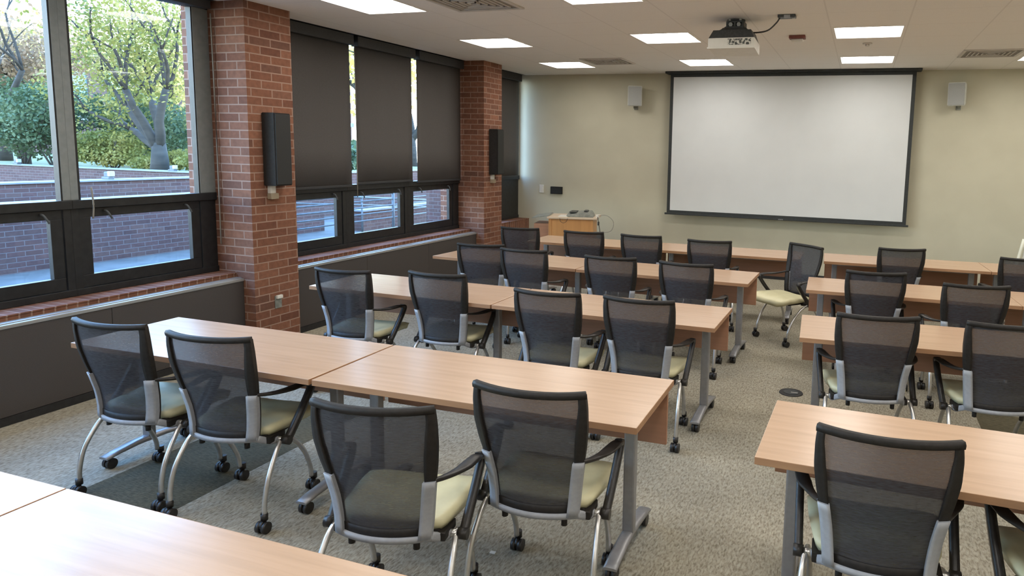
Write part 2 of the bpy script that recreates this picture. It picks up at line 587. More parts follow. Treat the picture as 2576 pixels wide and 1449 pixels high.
# ceiling with openings for the recessed lamps
LX = [-3.81, -1.913, -.016, 1.881, 3.70]
LY = [-1.05, .92, 2.85, 4.80, 6.778, 8.675]
HL = .298
b = BM()
xs = [-5.0]
for x in LX:
    xs += [x - HL, x + HL]
xs.append(XR)
ys = [YB]
for y in LY:
    ys += [y - HL, y + HL]
ys.append(YF)
grid = {}
for i, x in enumerate(xs):
    for j, y in enumerate(ys):
        grid[i, j] = b.verts.new((x, y, H))
for i in range(len(xs) - 1):
    for j in range(len(ys) - 1):
        if i % 2 == 1 and j % 2 == 1:
            continue
        b.faces.new((grid[i, j], grid[i, j + 1], grid[i + 1, j + 1], grid[i + 1, j]))
bx(b, XW - .3, XR + .15, YB - .15, YF + .15, H + .16, H + .26)
struct(obj('ceiling', b, 'ceiling'))
b = BM(); bx(b, XW - .3, XR + .15, YF, YF + .15, 0, H + .16)
struct(obj('wall_front', b, 'wall_beige'))
b = BM(); bx(b, XR, XR + .15, YB, YF, 0, H + .16)
struct(obj('wall_right', b, 'wall_other'))
b = BM(); bx(b, XW - .3, XR + .15, YB - .15, YB, 0, H + .16)
struct(obj('wall_back', b, 'wall_other'))
b = BM(); bx(b, XC + .4, XR, YF - .012, YF, 0, .1)
struct(obj('baseboard_front', b, 'base_dark'))
# left wall: dwarf wall below the windows and a lintel above
b = BM()
for y0, y1 in BAYS:
    bx(b, XW - .27, -4.93, y0, y1, 0, .652)
struct(obj('wall_left', b, 'brick_sill'))
for i, (y0, y1) in enumerate(BAYS):
    b = BM()
    bx(b, XW - .27, XW + .01, y0, y1, H - .012, H + .16)
    bx(b, XW + .01, -5.0, y0, y1, H + .002, H + .16)
    struct(obj('trim_%d' % (i + 5), b, 'shade_head'))
for i, (y0, y1) in enumerate(PIL):
    b = BM()
    bx(b, XW - .29, XP, y0, y1, 0, H + .02)
    for f in b.faces:
        f.material_index = 1 if abs(f.normal.y) > .5 or f.calc_center_median().y in (y0, y1) else 0
    o = obj('wall_left_pillar', b, ['brick_yz', 'brick_xz'])
    for p in o.data.polygons:
        p.material_index = 1 if abs(p.normal.y) > .5 else 0
    o.name = 'wall_left_pillar_%d' % (i + 1)
    struct(o)

# ------------------------------------------------------------------ windows
def window(n, y0, y1, jl=.05, jr=.05, latch=True):
    """one third of a bay: fixed pane above, opening sash below"""
    w = bpy.data.objects.new('window_%d' % n, None)
    COL.objects.link(w)
    w.location = (XW, y0, .66)
    struct(w)
    W_ = y1 - y0
    zt, zb0, zb1 = H - .662, .61, .67            # local heights
    b = BM()
    # inner (grey) faces of the mullion halves and jambs
    bx(b, -.05, 0, 0, jl, zb1, zt, .003, 1)
    bx(b, -.05, 0, W_ - jr, W_, zb1, zt, .003, 1)
    bx(b, -.055, -.004, jl, jl + .016, zb1, zt - .06, 0, 0)
    bx(b, -.055, -.004, W_ - jr - .010, W_ - jr, zb1, zt - .06, 0, 0)
    bx(b, -.06, .004, 0, W_, zt - .065, zt, .003, 0)
    bx(b, -.06, .012, 0, W_, zb0, zb1, .004, 0)
    bx(b, -.06, -.01, 0, jl, .0, zb0, .003, 0)
    bx(b, -.06, -.01, W_ - jr, W_, 0, zb0, .003, 0)
    bx(b, -.06, .0, 0, W_, 0.003, .05, .003, 0)
    obj('window_frame', b, ['frame_dark', 'frame_grey'], w)
    b = BM(); bx(b, -.034, -.028, jl + .01, W_ - jr - .008, zb1 - .01, zt - .06)
    obj('upper_pane', b, 'glass', w)
    b = BM()
    s0, s1, q0, q1 = jl + .004, W_ - jr - .004, .052, zb0 - .003
    bx(b, -.058, -.018, s0, s1, q0, .139, .003)
    bx(b, -.058, -.018, s0, s1, .544, q1, .003)
    bx(b, -.058, -.018, s0, s0 + .075, .139, .544, .003)
    bx(b, -.058, -.018, s1 - .075, s1, .139, .544, .003)
    sash = obj('lower_sash', b, 'frame_dark', w)
    b = BM(); bx(b, -.045, -.039, s0 + .07, s1 - .07, .134, .549)
    obj('lower_pane', b, 'glass', sash)
    if latch:
        b = BM()
        for yy in (s0 + .17, s1 - .13):
            tube(b, [(-.015, yy, .585), (.012, yy, .58), (.02, yy + .015, .55), (.016, yy + .03, .525)], .007, 8)
        obj('sash_latch', b, 'rail', sash)
    return w
window(1, 1.146, 2.21, .08)
window(2, 2.21, 3.25)
window(3, 3.25, 4.372, .05, .14)
window(4, 4.846, 5.925, .08, .05)
window(5, 5.925, 6.965)
window(6, 6.965, 8.072, .05, .13)
w7 = window(7, 8.546, YF, .06, .05, False)
b = BM(); bx(b, -.022, -.006, .66, YF - 8.546 - .03, .04, .64, .004)
obj('sash_infill', b, 'frame_dark', w7)
window(8, -3.0, -1.2, .06)
window(9, -1.2, .672, .06, .06)

# brick on edge sill course and metal ledge, low panels
for i, (y0, y1) in enumerate(BAYS):
    b = BM(); bx(b, XW - .26, -4.925, y0, y1, .652, .662, .002)
    struct(obj('trim_%d' % (i + 1), b, 'brick_sill'))
covers = ['long dark brown panel cabinet below the bare window, nearest on the left wall',
          'long dark brown panel cabinet below the three lowered shades',
          'short dark brown panel cabinet in the far corner beyond the second brick pillar']
for i, (y0, y1) in enumerate([(1.15, 4.37), (4.848, 8.07), (8.548, YF - .002)]):
    if i == 2:
        continue
    c = thing('radiator_cabinet', covers[i], 'cabinet', (XC, y0, 0), 0, 'low panel cabinets under the windows')
    b = BM()
    Lc = y1 - y0
    cuts = [0, 1.05, 2.14, Lc] if i == 0 else [0, 1.05, 2.14, Lc]
    for a_, c_ in zip(cuts[:-1], cuts[1:]):
        bx(b, -.075, 0, a_ + .0015, c_ - .0015, .055, .604, .002)
    obj('front_panel', b, 'cover', c)
    b = BM(); bx(b, -.075, .003, 0, Lc, 0, .053)
    obj('base_strip', b, 'base_dark', c)
    b = BM()
    bx(b, -.078, -.018, 0, Lc, .607, .6285, .002)
    bx(b, -.018, .006, 0, Lc, .598, .622, .004)
    obj('metal_ledge', b, 'cover_top', c)

# ------------------------------------------------------------------ roller shades
def shade(y0, y1, zb, label, group, x=-5.075):
    s = thing('roller_shade', label, 'window shade', (x, y0, zb), 0, group)
    w = y1 - y0
    b = BM()
    zt = H - .05 - zb
    v = []
    for i in range(13):
        yy = w * i / 12
        v.append([bm_v(b, (.0025 * math.sin(i * 1.7), yy, .012 + (zt - .012) * j / 4)) for j in range(5)])
    for i in range(12):
        for j in range(4):
            b.faces.new((v[i][j], v[i + 1][j], v[i + 1][j + 1], v[i][j + 1])).smooth = True
    o = obj('shade_fabric', b, 'shade', s)
    so = o.modifiers.new('thickness', 'SOLIDIFY')
    so.thickness = .0015
    b = BM(); bx(b, -.009, .009, -.002, w + .002, -.012, .014, .004)
    obj('hem_bar', b, 'shade_head', s)
    b = BM(); bx(b, -.03, .06, -.012, w + .012, zt - .06, zt + .044, .006)
    obj('head_box', b, 'shade_head', s)
    return s
def bm_v(b, p):
    return b.verts.new(p)
SG = 'charcoal roller shades pulled down over the windows'
shade(4.875, 5.965, 1.322, 'charcoal roller shade right beside the nearer brick pillar', SG)
shade(6.05, 7.005, 1.342, 'middle charcoal roller shade between the two bright window slits', SG)
shade(7.105, 8.045, 1.322, 'charcoal roller shade just left of the farther brick pillar', SG)
shade(8.60, YF - .13, 1.322, 'narrow charcoal roller shade between far pillar and front wall', SG, -5.06)
b = BM(); bx(b, -5.1, -5.02, 1.2, 4.33, H - .07, H - .004, .006)
tag(obj('shade_box', b, 'shade_head'), 'closed dark shade box along the head of the bare window', 'window shade')
# pull cords hanging by the mullions
def cord(name, pts, r, m_, label):
    b = BM(); tube(b, pts, r, 6, 4)
    return tag(obj(name, b, m_), label, 'cord', 'shade pull cords')
cord('pull_cord', [(-5.05, 4.348, H - .1), (-5.05, 4.352, 2.0), (-5.05, 4.348, .9)], .005, 'cable_grey', 'thin pale cord hanging down the near side of the first brick pillar')
cord('pull_cord', [(-5.05, 6.02, H - .1), (-5.05, 6.025, 2.0), (-5.05, 6.02, 1.2)], .005, 'cable_grey', 'thin cord hanging in the slit left of the middle shade')
cord('pull_cord', [(-5.05, 3.345, 1.42), (-5.045, 3.35, 1.3), (-5.05, 3.345, 1.2)], .006, 'cable_grey', 'short pale cord end by the mullion of the bare window')

# ------------------------------------------------------------------ ceiling lights
def troffer():
    t = thing('ceiling_light', '', 'ceiling light', (0, 0, H), 0, 'square recessed ceiling lights')
    b = BM()
    o_, i_ = HL, HL - .012
    for x0, x1, y0, y1 in ((-o_, o_, -o_, -i_), (-o_, o_, i_, o_), (-o_, -i_, -i_, i_), (i_, o_, -i_, i_)):
        bx(b, x0, x1, y0, y1, -.004, .012)
    # sloping reflector
    d, k = .055, .245
    lo = [b.verts.new((sx_ * i_, sy_ * i_, .004)) for sx_, sy_ in ((-1, -1), (1, -1), (1, 1), (-1, 1))]
    hi = [b.verts.new((sx_ * k, sy_ * k, d)) for sx_, sy_ in ((-1, -1), (1, -1), (1, 1), (-1, 1))]
    for j in range(4):
        b.faces.new((lo[j], lo[(j + 1) % 4], hi[(j + 1) % 4], hi[j]))
    bx(b, -o_, o_, -o_, o_, .075, .085)
    obj('housing', b, 'troffer', t)
    b = BM()
    n = 8
    V = []
    for i in range(n + 1):
        for j in range(n + 1):
            x, y = -1 + 2 * i / n, -1 + 2 * j / n
            V.append(b.verts.new((x * .262, y * .262, .028 - .022 * (1 - abs(x) ** 4) * (1 - abs(y) ** 4))))
    for i in range(n):
        for j in range(n):
            b.faces.new((V[i * (n + 1) + j], V[i * (n + 1) + j + 1], V[(i + 1) * (n + 1) + j + 1], V[(i + 1) * (n + 1) + j])).smooth = True
    obj('lens', b, 'lamp', t)
    return t
LL = {(0, 3): 'nearest lit ceiling light above the shaded windows, cut by the top photo edge',
      (1, 3): 'lit square ceiling light at the top edge of the photo, ahead of the projector',
      (0, 4): 'lit square ceiling light between the shaded windows and the projector, nearer of two',
      (1, 4): 'lit square ceiling light just left of the projector',
      (2, 4): 'lit square ceiling light right of the projector, the nearer one',
      (0, 5): 'lit square ceiling light farthest left, beside the small ceiling vent',
      (1, 5): 'lit square ceiling light above the left top corner of the screen',
      (2, 5): 'lit square ceiling light above the right half of the screen, the farther one',
      (3, 5): 'lit square ceiling light cut by the right edge of the photo'}
proto = None
for i, x in enumerate(LX):
    for j, y in enumerate(LY):
        lab = LL.get((i, j), 'lit square ceiling light in the part of the room behind the photographer')
        if j < 3 or i == 4 or (i, j) in ((2, 3), (3, 3), (3, 4)):
            lab = 'lit ceiling light outside the picture, %s from the windows, %s row from the back' % (['first', 'second', 'third', 'fourth', 'fifth'][i], ['first', 'second', 'third', 'fourth', 'fifth', 'sixth'][j])
        if proto is None:
            proto = troffer()
            proto.location = (x, y, H)
            proto['label'] = lab
        else:
            dup(proto, (x, y, H), 0, lab)

# ------------------------------------------------------------------ tables
TL, TW, TH, TT = 1.532, .605, .70, .028
def make_table():
    t = thing('training_table', '', 'table', (0, 0, 0), 0, 'beech laminate flip-top tables in rows')
    b = BM()
    bx(b, 0, TL, 0, TW, TH - TT, TH, .0025)
    o = obj('tabletop', b, ['table', 'table_edge'], t)
    for p in o.data.polygons:
        p.material_index = 0 if p.normal.z > .7 else 1
    b = BM(); bx(b, .015, TL - .008, TW - .085, TW - .067, .415, TH - TT - .003, .002)
    mp_ = obj('modesty_panel', b, 'table_panel', t)
    b = BM(); bx(b, TL * .62, TL * .62 + .11, TW - .0895, TW - .0845, .585, .612, .001)
    obj('label_plate', b, 'grey_plastic', mp_)
    b = BM()
    for x in (.06, TL - .06):
        bx(b, x - .012, x + .012, TW - .16, TW - .07, TH - TT - .028, TH - TT - .004, .003)
    obj('hinge_clip', b, 'black_plastic', mp_)
    b = BM(); bx(b, .13, TL - .13, TW / 2 - .02, TW / 2 + .02, TH - TT - .05, TH - TT - .012, .004)
    obj('cross_beam', b, 'grey_metal', t)
    for x in (.112, TL - .112):
        b = BM()
        bx(b, x - .026, x + .026, TW / 2 - .022, TW / 2 + .022, .085, TH - TT - .012, .008)
        bx(b, x - .02, x + .02, .09, TW - .1, TH - TT - .014, TH - TT, .003)
        lg = obj('leg_post', b, 'grey_metal', t)
        # arched foot
        b = BM()
        pp = [Vector((x, yy, zz)) for yy, zz in ((.045, .066), (.12, .078), (.22, .088), (TW / 2, .09), (TW - .22, .088), (TW - .12, .078), (TW - .045, .066))]
        def sec(i, n):
            f = abs(i / (n - 1) * 2 - 1)
            h = .026 + .004 * f
            th = .014 - .007 * f
            return [(-h, -th), (h, -th), (h, th * .4), (h * .6, th), (-h * .6, th), (-h, th * .4)]
        sweep(b, pp, sec)
        obj('foot', b, 'grey_metal', lg)
        for yy, s_ in ((.07, 1), (TW - .07, -1)):
            b = BM()
            cyl(b, (x, yy, .055), .009, .03, 'z', 10)
            for dx in (-.013, .013):
                cyl(b, (x + dx, yy + .008 * s_, .0285), .028, .018, 'x', 18)
            cyl(b, (x, yy + .008 * s_, .032), .02, .012, 'x', 14)
            obj('caster', b, 'rubber', lg)
    return t
R_ = math.radians
TABLES = [  # front-left corner x, y, angle, label
    (-3.838, 2.388, .4, 'beech table behind the two leftmost chairs, left of the first brick pillar'),
    (-2.290, 2.400, 1.1, 'large beech table at picture centre, aisle end of the second row from the camera'),
    (-3.858, 4.050, -.1, 'beech table in the middle row, left tip just right of the first brick pillar'),
    (-2.317, 4.050, -.1, 'beech table ending at the aisle in the middle row, left block'),
    (-3.893, 5.675, -2.6, 'beech table nearest the window panels in the second row from the front'),
    (-2.352, 5.598, -.9, 'left block table ending at the aisle in the second row from the front'),
    (-3.600, 7.085, .8, 'beech table nearest the wooden lectern in the front row'),
    (-2.064, 7.110, 1.2, 'beech table in the front row, below the left part of the screen'),
    (-.295, 2.345, -.9, 'near right beech table behind the nearest right chair'),
    (-.283, 4.050, 3.2, 'right side beech table in the middle row, beside the aisle'),
    (-.357, 5.545, 2.2, 'right side beech table beside the aisle, second row from the front'),
    (1.176, 5.604, 2.2, 'beech table cut by the right edge of the photo, second row from the front'),
    (-.302, 7.145, 2.9, 'beech table under the right half of the screen in the front row'),
    (1.232, 7.222, 2.9, 'beech table cut by the right photo edge in the front row'),
    (-3.765, .742, 0, 'corner of a bluish lit beech table at the bottom left edge'),
    (-2.227, .742, 0, 'nearest beech table, filling the bottom left of the photo'),
]
proto = make_table()
for i, (x, y, a_, lab) in enumerate(TABLES):
    if i == 0:
        proto.location = (x, y, 0)
        proto.rotation_euler = (0, 0, R_(a_))
        proto['label'] = lab
    else:
        dup(proto, (x, y, 0), R_(a_), lab)

# ------------------------------------------------------------------ chairs
def halfw(z):
    pts = [(.40, .173), (.46, .178), (.53, .185), (.61, .197), (.68, .211), (.76, .221), (.84, .221), (.905, .214)]
    for (a, p), (c, q) in zip(pts[:-1], pts[1:]):
        if z <= c:
            return p + (q - p) * max(0, (z - a) / (c - a))
    return pts[-1][1]

def yprof(z):
    pts = [(.40, .070), (.46, .075), (.53, .070), (.61, .054), (.68, .036), (.76, .018), (.84, .009), (.905, .005)]
    for (a, p), (c, q) in zip(pts[:-1], pts[1:]):
        if z <= c:
            return p + (q - p) * max(0, (z - a) / (c - a))
    return pts[-1][1]

def bk(u, z, off=0.0):
    """point on the curved back shell, u in -1..1"""
    w = halfw(z)
    return Vector((u * w, yprof(z) - .047 * (1 - u * u) - off, z))

def patch(bm, u0, u1, z0, z1, t, nu=6, nz=8, off=0.0):
    """curved slab between u0..u1 (or functions of z) with thickness t"""
    fr, bkk = [], []
    for j in range(nz + 1):
        z = z0 + (z1 - z0) * j / nz
        a = u0(z) if callable(u0) else u0
        c = u1(z) if callable(u1) else u1
        rf, rb = [], []
        for i in range(nu + 1):
            u = a + (c - a) * i / nu
            rf.append(bm.verts.new(bk(u, z, off - t / 2)))
            rb.append(bm.verts.new(bk(u, z, off + t / 2)))
        fr.append(rf)
        bkk.append(rb)
    def q(a, b_, c, d):
        f = bm.faces.new((a, b_, c, d))
        f.smooth = True
    for j in range(nz):
        for i in range(nu):
            q(fr[j][i], fr[j][i + 1], fr[j + 1][i + 1], fr[j + 1][i])
            q(bkk[j][i + 1], bkk[j][i], bkk[j + 1][i], bkk[j + 1][i + 1])
        bm.faces.new((fr[j][0], fr[j + 1][0], bkk[j + 1][0], bkk[j][0]))
        bm.faces.new((fr[j][nu], bkk[j][nu], bkk[j + 1][nu], fr[j + 1][nu]))
    for i in range(nu):
        bm.faces.new((fr[0][i], bkk[0][i], bkk[0][i + 1], fr[0][i + 1]))
        bm.faces.new((fr[nz][i], fr[nz][i + 1], bkk[nz][i + 1], bkk[nz][i]))

def make_chair():
    t = thing('mesh_back_chair', '', 'chair', (0, 0, 0), 0, 'mesh back nesting chairs on casters')
    # cream seat pad: rounded, waterfall front
    b = BM()
    ny, nx = 14, 12
    top, bot = [], []
    for j in range(ny + 1):
        v = j / ny
        yy = .095 + .405 * v
        hw = .198 + .036 * math.sin(min(1, v * 1.25) * PI / 2)
        hw *= (1 - .55 * max(0, (v - .86) / .14) ** 2.2 * .55) * (1 - .35 * max(0, (.10 - v) / .10) ** 2)
        rt, rb = [], []
        for i in range(nx + 1):
            s = -1 + 2 * i / nx
            edge = 1 - abs(s) ** 5
            z_ = .430 + .012 * s * s - .010 * math.cos(v * PI) * .3 + .012 * edge
            z_ -= .035 * max(0, (v - .72) / .28) ** 2
            z_ -= .010 * max(0, (.12 - v) / .12) ** 2
            rt.append(b.verts.new((s * hw, yy, z_)))
            rb.append(b.verts.new((s * hw * .95, .10 + .385 * v, .400 - .026 * max(0, (v - .75) / .25) ** 2)))
        top.append(rt)
        bot.append(rb)
    def q(a, c, d, e_):
        f = b.faces.new((a, c, d, e_)); f.smooth = True
    for j in range(ny):
        for i in range(nx):
            q(top[j][i], top[j][i + 1], top[j + 1][i + 1], top[j + 1][i])
            q(bot[j][i + 1], bot[j][i], bot[j + 1][i], bot[j + 1][i + 1])
        q(top[j][0], top[j + 1][0], bot[j + 1][0], bot[j][0])
        q(top[j][nx], bot[j][nx], bot[j + 1][nx], top[j + 1][nx])
    for i in range(nx):
        q(top[0][i], bot[0][i], bot[0][i + 1], top[0][i + 1])
        q(top[ny][i], top[ny][i + 1], bot[ny][i + 1], bot[ny][i])
    obj('seat', b, 'seat', t)
    # seat mechanism
    b = BM()
    bx(b, -.185, .185, .11, .36, .376, .402, .006)
    bx(b, -.21, -.175, .10, .21, .366, .398, .006)
    bx(b, .175, .21, .10, .21, .366, .398, .006)
    cyl(b, (-.12, .065, .370), .012, .03, 'z', 10)
    cyl(b, (.12, .065, .370), .012, .03, 'z', 10)
    bx(b, -.13, -.11, .06, .13, .376, .388)
    bx(b, .11, .13, .06, .13, .376, .388)
    obj('seat_mechanism', b, 'black_plastic', t)
    # black frame of the back
    b = BM()
    fw = lambda z: .026 + .013 * math.sin(max(0, min(1, (z - .58) / .28)) * PI)
    for s in (-1, 1):
        if s > 0:
            patch(b, lambda z: 1 - fw(z) / halfw(z), lambda z: 1.0, .608, .893, .020, 3, 14)
            patch(b, lambda z: 1 - .034 / halfw(z), lambda z: 1.0, .400, .612, .012, 3, 8, -.0085)
        else:
            patch(b, lambda z: -1.0, lambda z: -1 + fw(z) / halfw(z), .608, .893, .020, 3, 14)
            patch(b, lambda z: -1.0, lambda z: -1 + .034 / halfw(z), .400, .612, .012, 3, 8, -.0085)
    pp = [bk(-1 + 2 * i / 24, .890) for i in range(25)]
    pp = [Vector((p.x, p.y, p.z + .004 * abs(-1 + 2 * i / 24) ** 3)) for i, p in enumerate(pp)]
    sweep(b, pp, lambda i, n: [(a * 1.0, c) for a, c in ((-.011, -.014), (.011, -.014), (.014, 0), (.009, .010), (-.009, .010), (-.014, 0))])
    obj('back_frame', b, 'black_plastic', t)
    # mesh
    b = BM()
    v = []
    for j in range(15):
        z = .405 + (.885 - .405) * j / 14
        v.append([b.verts.new(bk(u * (1 - .014 / halfw(z)), z)) for u in [-1 + 2 * i / 12 for i in range(13)]])
    for j in range(14):
        for i in range(12):
            b.faces.new((v[j][i], v[j][i + 1], v[j + 1][i + 1], v[j + 1][i])).smooth = True
    obj('back_mesh', b, 'mesh', t)
    b = BM()
    patch(b, lambda z: -1 + .034 / halfw(z), lambda z: 1 - .034 / halfw(z), .405, .44, .006, 12, 2)
    obj('lower_band', b, 'black_plastic', t)
    # grey uprights and bottom rail
    for s in (-1, 1):
        b = BM()
        if s > 0:
            patch(b, lambda z: 1 - .036 / halfw(z), lambda z: 1.02, .400, .622, .020, 3, 8, .008)
        else:
            patch(b, lambda z: -1.02, lambda z: -1 + .036 / halfw(z), .400, .622, .020, 3, 8, .008)
        # arm running forward under the seat
        ribbon(b, [(s * .168, .07, .402), (s * .182, .10, .384), (s * .196, .125, .372), (s * .206, .155, .370)], .02, .03, 4, (0, 0, 1))
        obj('back_upright', b, 'grey_plastic', t)
    b = BM()
    pp = [bk(-1 + 2 * i / 20, .401) for i in range(21)]
    sweep(b, pp, lambda i, n: [(-.012, -.010), (.012, -.010), (.012, .010), (-.012, .010)])
    obj('bottom_rail', b, 'grey_plastic', t)
    for s in (-1, 1):
        # armrest and its strut
        b = BM()
        ribbon(b, [(s * .194, .045, .622), (s * .210, .09, .612), (s * .230, .15, .604), (s * .248, .21, .602), (s * .260, .28, .602), (s * .263, .325, .592)], .03, .013, 5, (0, 0, 1), ws=[.018, .022, .034, .052, .048, .036])
        arm = obj('armrest', b, 'arm_plastic', t)
        b = BM()
        pp = smoothpath([(s * .262, .305, .596), (s * .264, .335, .586), (s * .263, .328, .56), (s * .260, .265, .48), (s * .256, .185, .392), (s * .255, .165, .372)], 5)
        sweep(b, pp, lambda i, n: [(-.012, -.015), (.012, -.015), (.014, 0), (.012, .015), (-.012, .015), (-.014, 0)], (1, 0, 0))
        cyl(b, (s * .255, .157, .370), .021, .036, 'x', 16)
        obj('arm_strut', b, 'arm_plastic', arm)
        b = BM()
        cyl(b, (s * .220, .155, .370), .014, .05, 'x', 14)
        tube(b, [(s * .232, .148, .370), (s * .240, .10, .328), (s * .248, .035, .235), (s * .250, .005, .14), (s * .250, .0, .075)], .0115, 10, 6, (1, 0, 0))
        lg = obj('rear_leg', b, 'chrome', t)
        b = BM()
        caster(b, s * .250, -.012)
        obj('caster', b, 'rubber', lg)
        b = BM()
        tube(b, [(s * .226, .162, .370), (s * .222, .24, .338), (s * .214, .33, .24), (s * .210, .38, .14), (s * .208, .39, .075)], .0115, 10, 6, (1, 0, 0))
        lg = obj('front_leg', b, 'chrome', t)
        b = BM()
        caster(b, s * .208, .40)
        obj('caster', b, 'rubber', lg)
    return t

def caster(b, x, y):
    cyl(b, (x, y + .01, .072), .016, .03, 'z', 12)
    for dx in (-.015, .015):
        cyl(b, (x + dx, y, .0265), .0262, .020, 'x', 18)
    cyl(b, (x, y, .034), .022, .012, 'x', 14)

CHAIRS = [  # x, y, angle in degrees, label
    (-3.320, 2.235, 4.6, 'leftmost mesh back chair of all, bluish, in front of the low dark panels'),
    (-2.717, 2.250, 7.6, 'mesh back chair just right of the leftmost chair, at the same table'),
    (-1.503, 1.838, 11.8, 'mesh back chair pulled back from the central table, its cream seat wide in view'),
    (-1.093, 2.178, 4.8, 'mesh back chair at bottom centre, beside the aisle leg of the central table'),
    (.133, 2.229, 2.8, 'largest mesh back chair at the bottom right, back seen square on'),
    (.79, 2.25, 6, 'chair at the bottom right edge of which only the black arm shows'),
    (-3.349, 3.821, 4.5, 'mesh back chair just right of the first brick pillar, middle row'),
    (-2.699, 3.984, 3.6, 'mesh back chair second from the window in the middle row, left of the table seam'),
    (-1.765, 3.753, 2.0, 'mesh back chair right of the table seam in the middle row left block'),
    (-1.192, 3.792, 1.2, 'mesh back chair at the aisle end of the middle row left block'),
    (.136, 3.938, 9.0, 'mesh back chair at the first right side table behind the round floor box, middle row'),
    (.797, 4.02, 9.0, 'mesh back chair cut by the right photo edge in the middle row'),
    (-3.180, 5.37, 12.0, 'mesh back chair half hidden by its right neighbour in front of the far pillar base'),
    (-2.698, 5.258, 2.2, 'mesh back chair overlapping its left neighbour, second row from the front'),
    (-1.890, 5.214, 5.1, 'mesh back chair third from the window in the second row from the front'),
    (-1.252, 5.191, -.7, 'mesh back chair nearest the aisle in the second row from the front, left block'),
    (.154, 5.448, 8.0, 'mesh back chair at the aisle end of the right block, second row from the front'),
    (.801, 5.200, 9.0, 'mesh back chair near the right photo edge, second row from the front'),
    (-3.482, 6.70, 8.0, 'mesh back chair at the window end of the front row, left of the lectern'),
    (-2.741, 6.720, 7.0, 'mesh back chair in the front row just below the wooden lectern'),
    (-2.104, 6.72, 1.7, 'mesh back chair in the front row left of the screen edge'),
    (-1.377, 6.663, 6.0, 'mesh back chair in the front row under the left part of the screen'),
    (-.455, 6.76, 139, 'mesh back chair turned sideways in the aisle, its whole cream seat showing'),
    (.413, 6.98, 14.0, 'mesh back chair alone at the front row table under the right end of the screen'),
    (1.43, 6.82, 8.0, 'mesh back chair at the far right photo edge in the front row'),
]
proto = make_chair()
for i, (x, y, a_, lab) in enumerate(CHAIRS):
    if i == 0:
        proto.location = (x, y, 0)
        proto.rotation_euler = (0, 0, R_(a_))
        proto['label'] = lab
    else:
        dup(proto, (x, y, 0), R_(a_), lab)

# ------------------------------------------------------------------ projection screen
t = thing('projection_screen', 'wide white projection screen with black border on the front wall', 'projection screen', (-1.02, 9.60, .87))
w2 = 1.61
b = BM(); bx(b, -w2 + .045, w2 - .045, -.001, .001, .05, 1.935)
obj('screen_surface', b, 'screen', t)
b = BM()
for x0, x1, z0, z1 in ((-w2, w2, .012, .052), (-w2, w2, 1.93, 1.985), (-w2, -w2 + .046, .05, 1.935), (w2 - .046, w2, .05, 1.935)):
    bx(b, x0, x1, -.002, .003, z0, z1)
obj('black_border', b, 'screen_black', t)
b = BM(); bx(b, -w2 - .03, w2 + .03, -.014, .014, -.012, .014, .006)
obj('weight_bar', b, 'screen_black', t)
b = BM()
for k in range(6):
    bx(b, -.02 + k * .011, -.012 + k * .011, -.0165, -.0142, -.004, .006)
obj('maker_mark', b, 'grey_plastic', t)
b = BM(); bx(b, -w2 - .06, w2 + .06, -.08, .12, 1.975, 2.004, .004)
obj('screen_housing', b, 'screen_black', t)

# ------------------------------------------------------------------ wall speakers
def wall_speaker(x, z, yaw, label):
    t = thing('wall_speaker', label, 'speaker', (x, YF - .02, z), 0, 'small white speakers on the front wall')
    b = BM()
    cy_, sy_ = math.cos(yaw), math.sin(yaw)
    def P(a, d, h):          # a across, d outwards, h height
        return (a * cy_ - d * sy_, -(a * sy_ + d * cy_) - .03, h)
    hexa(b, [P(-.08, .0, -.12), P(.08, .0, -.12), P(.105, .15, -.15), P(-.105, .15, -.15),
             P(-.08, .0, .13), P(.08, .0, .13), P(.105, .17, .14), P(-.105, .17, .14)])
    bmesh.ops.bevel(b, geom=list(b.edges), offset=.008, segments=2, affect='EDGES')
    obj('speaker_cabinet', b, 'spk_white', t)
    b = BM()
    hexa(b, [P(-.094, .148, -.138), P(.094, .148, -.138), P(.094, .158, -.138), P(-.094, .158, -.138),
             P(-.094, .165, .128), P(.094, .165, .128), P(.094, .175, .128), P(-.094, .175, .128)])
    obj('grille', b, 'spk_grille', t)
    b = BM()
    cyl(b, (0, -.02, -.14), .02, .10, 'y', 12)
    bx(b, -.03, .03, .004, .02, -.19, -.09, .003)
    cyl(b, (0, -.075, -.15), .014, .05, 'z', 10)
    obj('wall_bracket', b, 'device', t)
wall_speaker(-3.19, 2.545, -.25, 'small white speaker on the front wall left of the screen')
wall_speaker(1.12, 2.56, .35, 'small white speaker on the front wall right of the screen')

# ------------------------------------------------------------------ pillar speakers and outlets
for y, l1, l2, l3 in ((4.605, 'tall black speaker on the nearer brick pillar', 'small beige outlet box under the near pillar speaker', 'near'),
                  (8.30, 'tall black speaker on the farther brick pillar', 'small beige outlet box under the far pillar speaker', 'far')):
    t = thing('pillar_speaker', l1, 'speaker', (XP, y, 1.395), 0, 'tall black speakers on the brick pillars')
    b = BM()
    hexa(b, [(.004, -.105, 0), (.12, -.085, 0), (.12, .085, 0), (.004, .105, 0), (.004, -.105, .605), (.12, -.085, .605), (.12, .085, .605), (.004, .105, .605)])
    bmesh.ops.bevel(b, geom=list(b.edges), offset=.005, segments=2, affect='EDGES')
    obj('speaker_cabinet', b, 'black_plastic', t)
    b = BM(); bx(b, .119, .126, -.078, .078, .012, .593, .002)
    obj('grille', b, 'spk_black', t)
    t = thing('outlet_box', l2, 'outlet', (XP, y - .03, 1.28), 0, 'beige outlet boxes under the pillar speakers')
    b = BM(); bx(b, 0, .045, -.04, .04, 0, .05, .005)
    obj('box_body', b, 'beige_plastic', t)
    b = BM(); bx(b, 0, .035, -.035, .02, .05, .115, .003)
    obj('cover_plate', b, 'white_plastic', t)
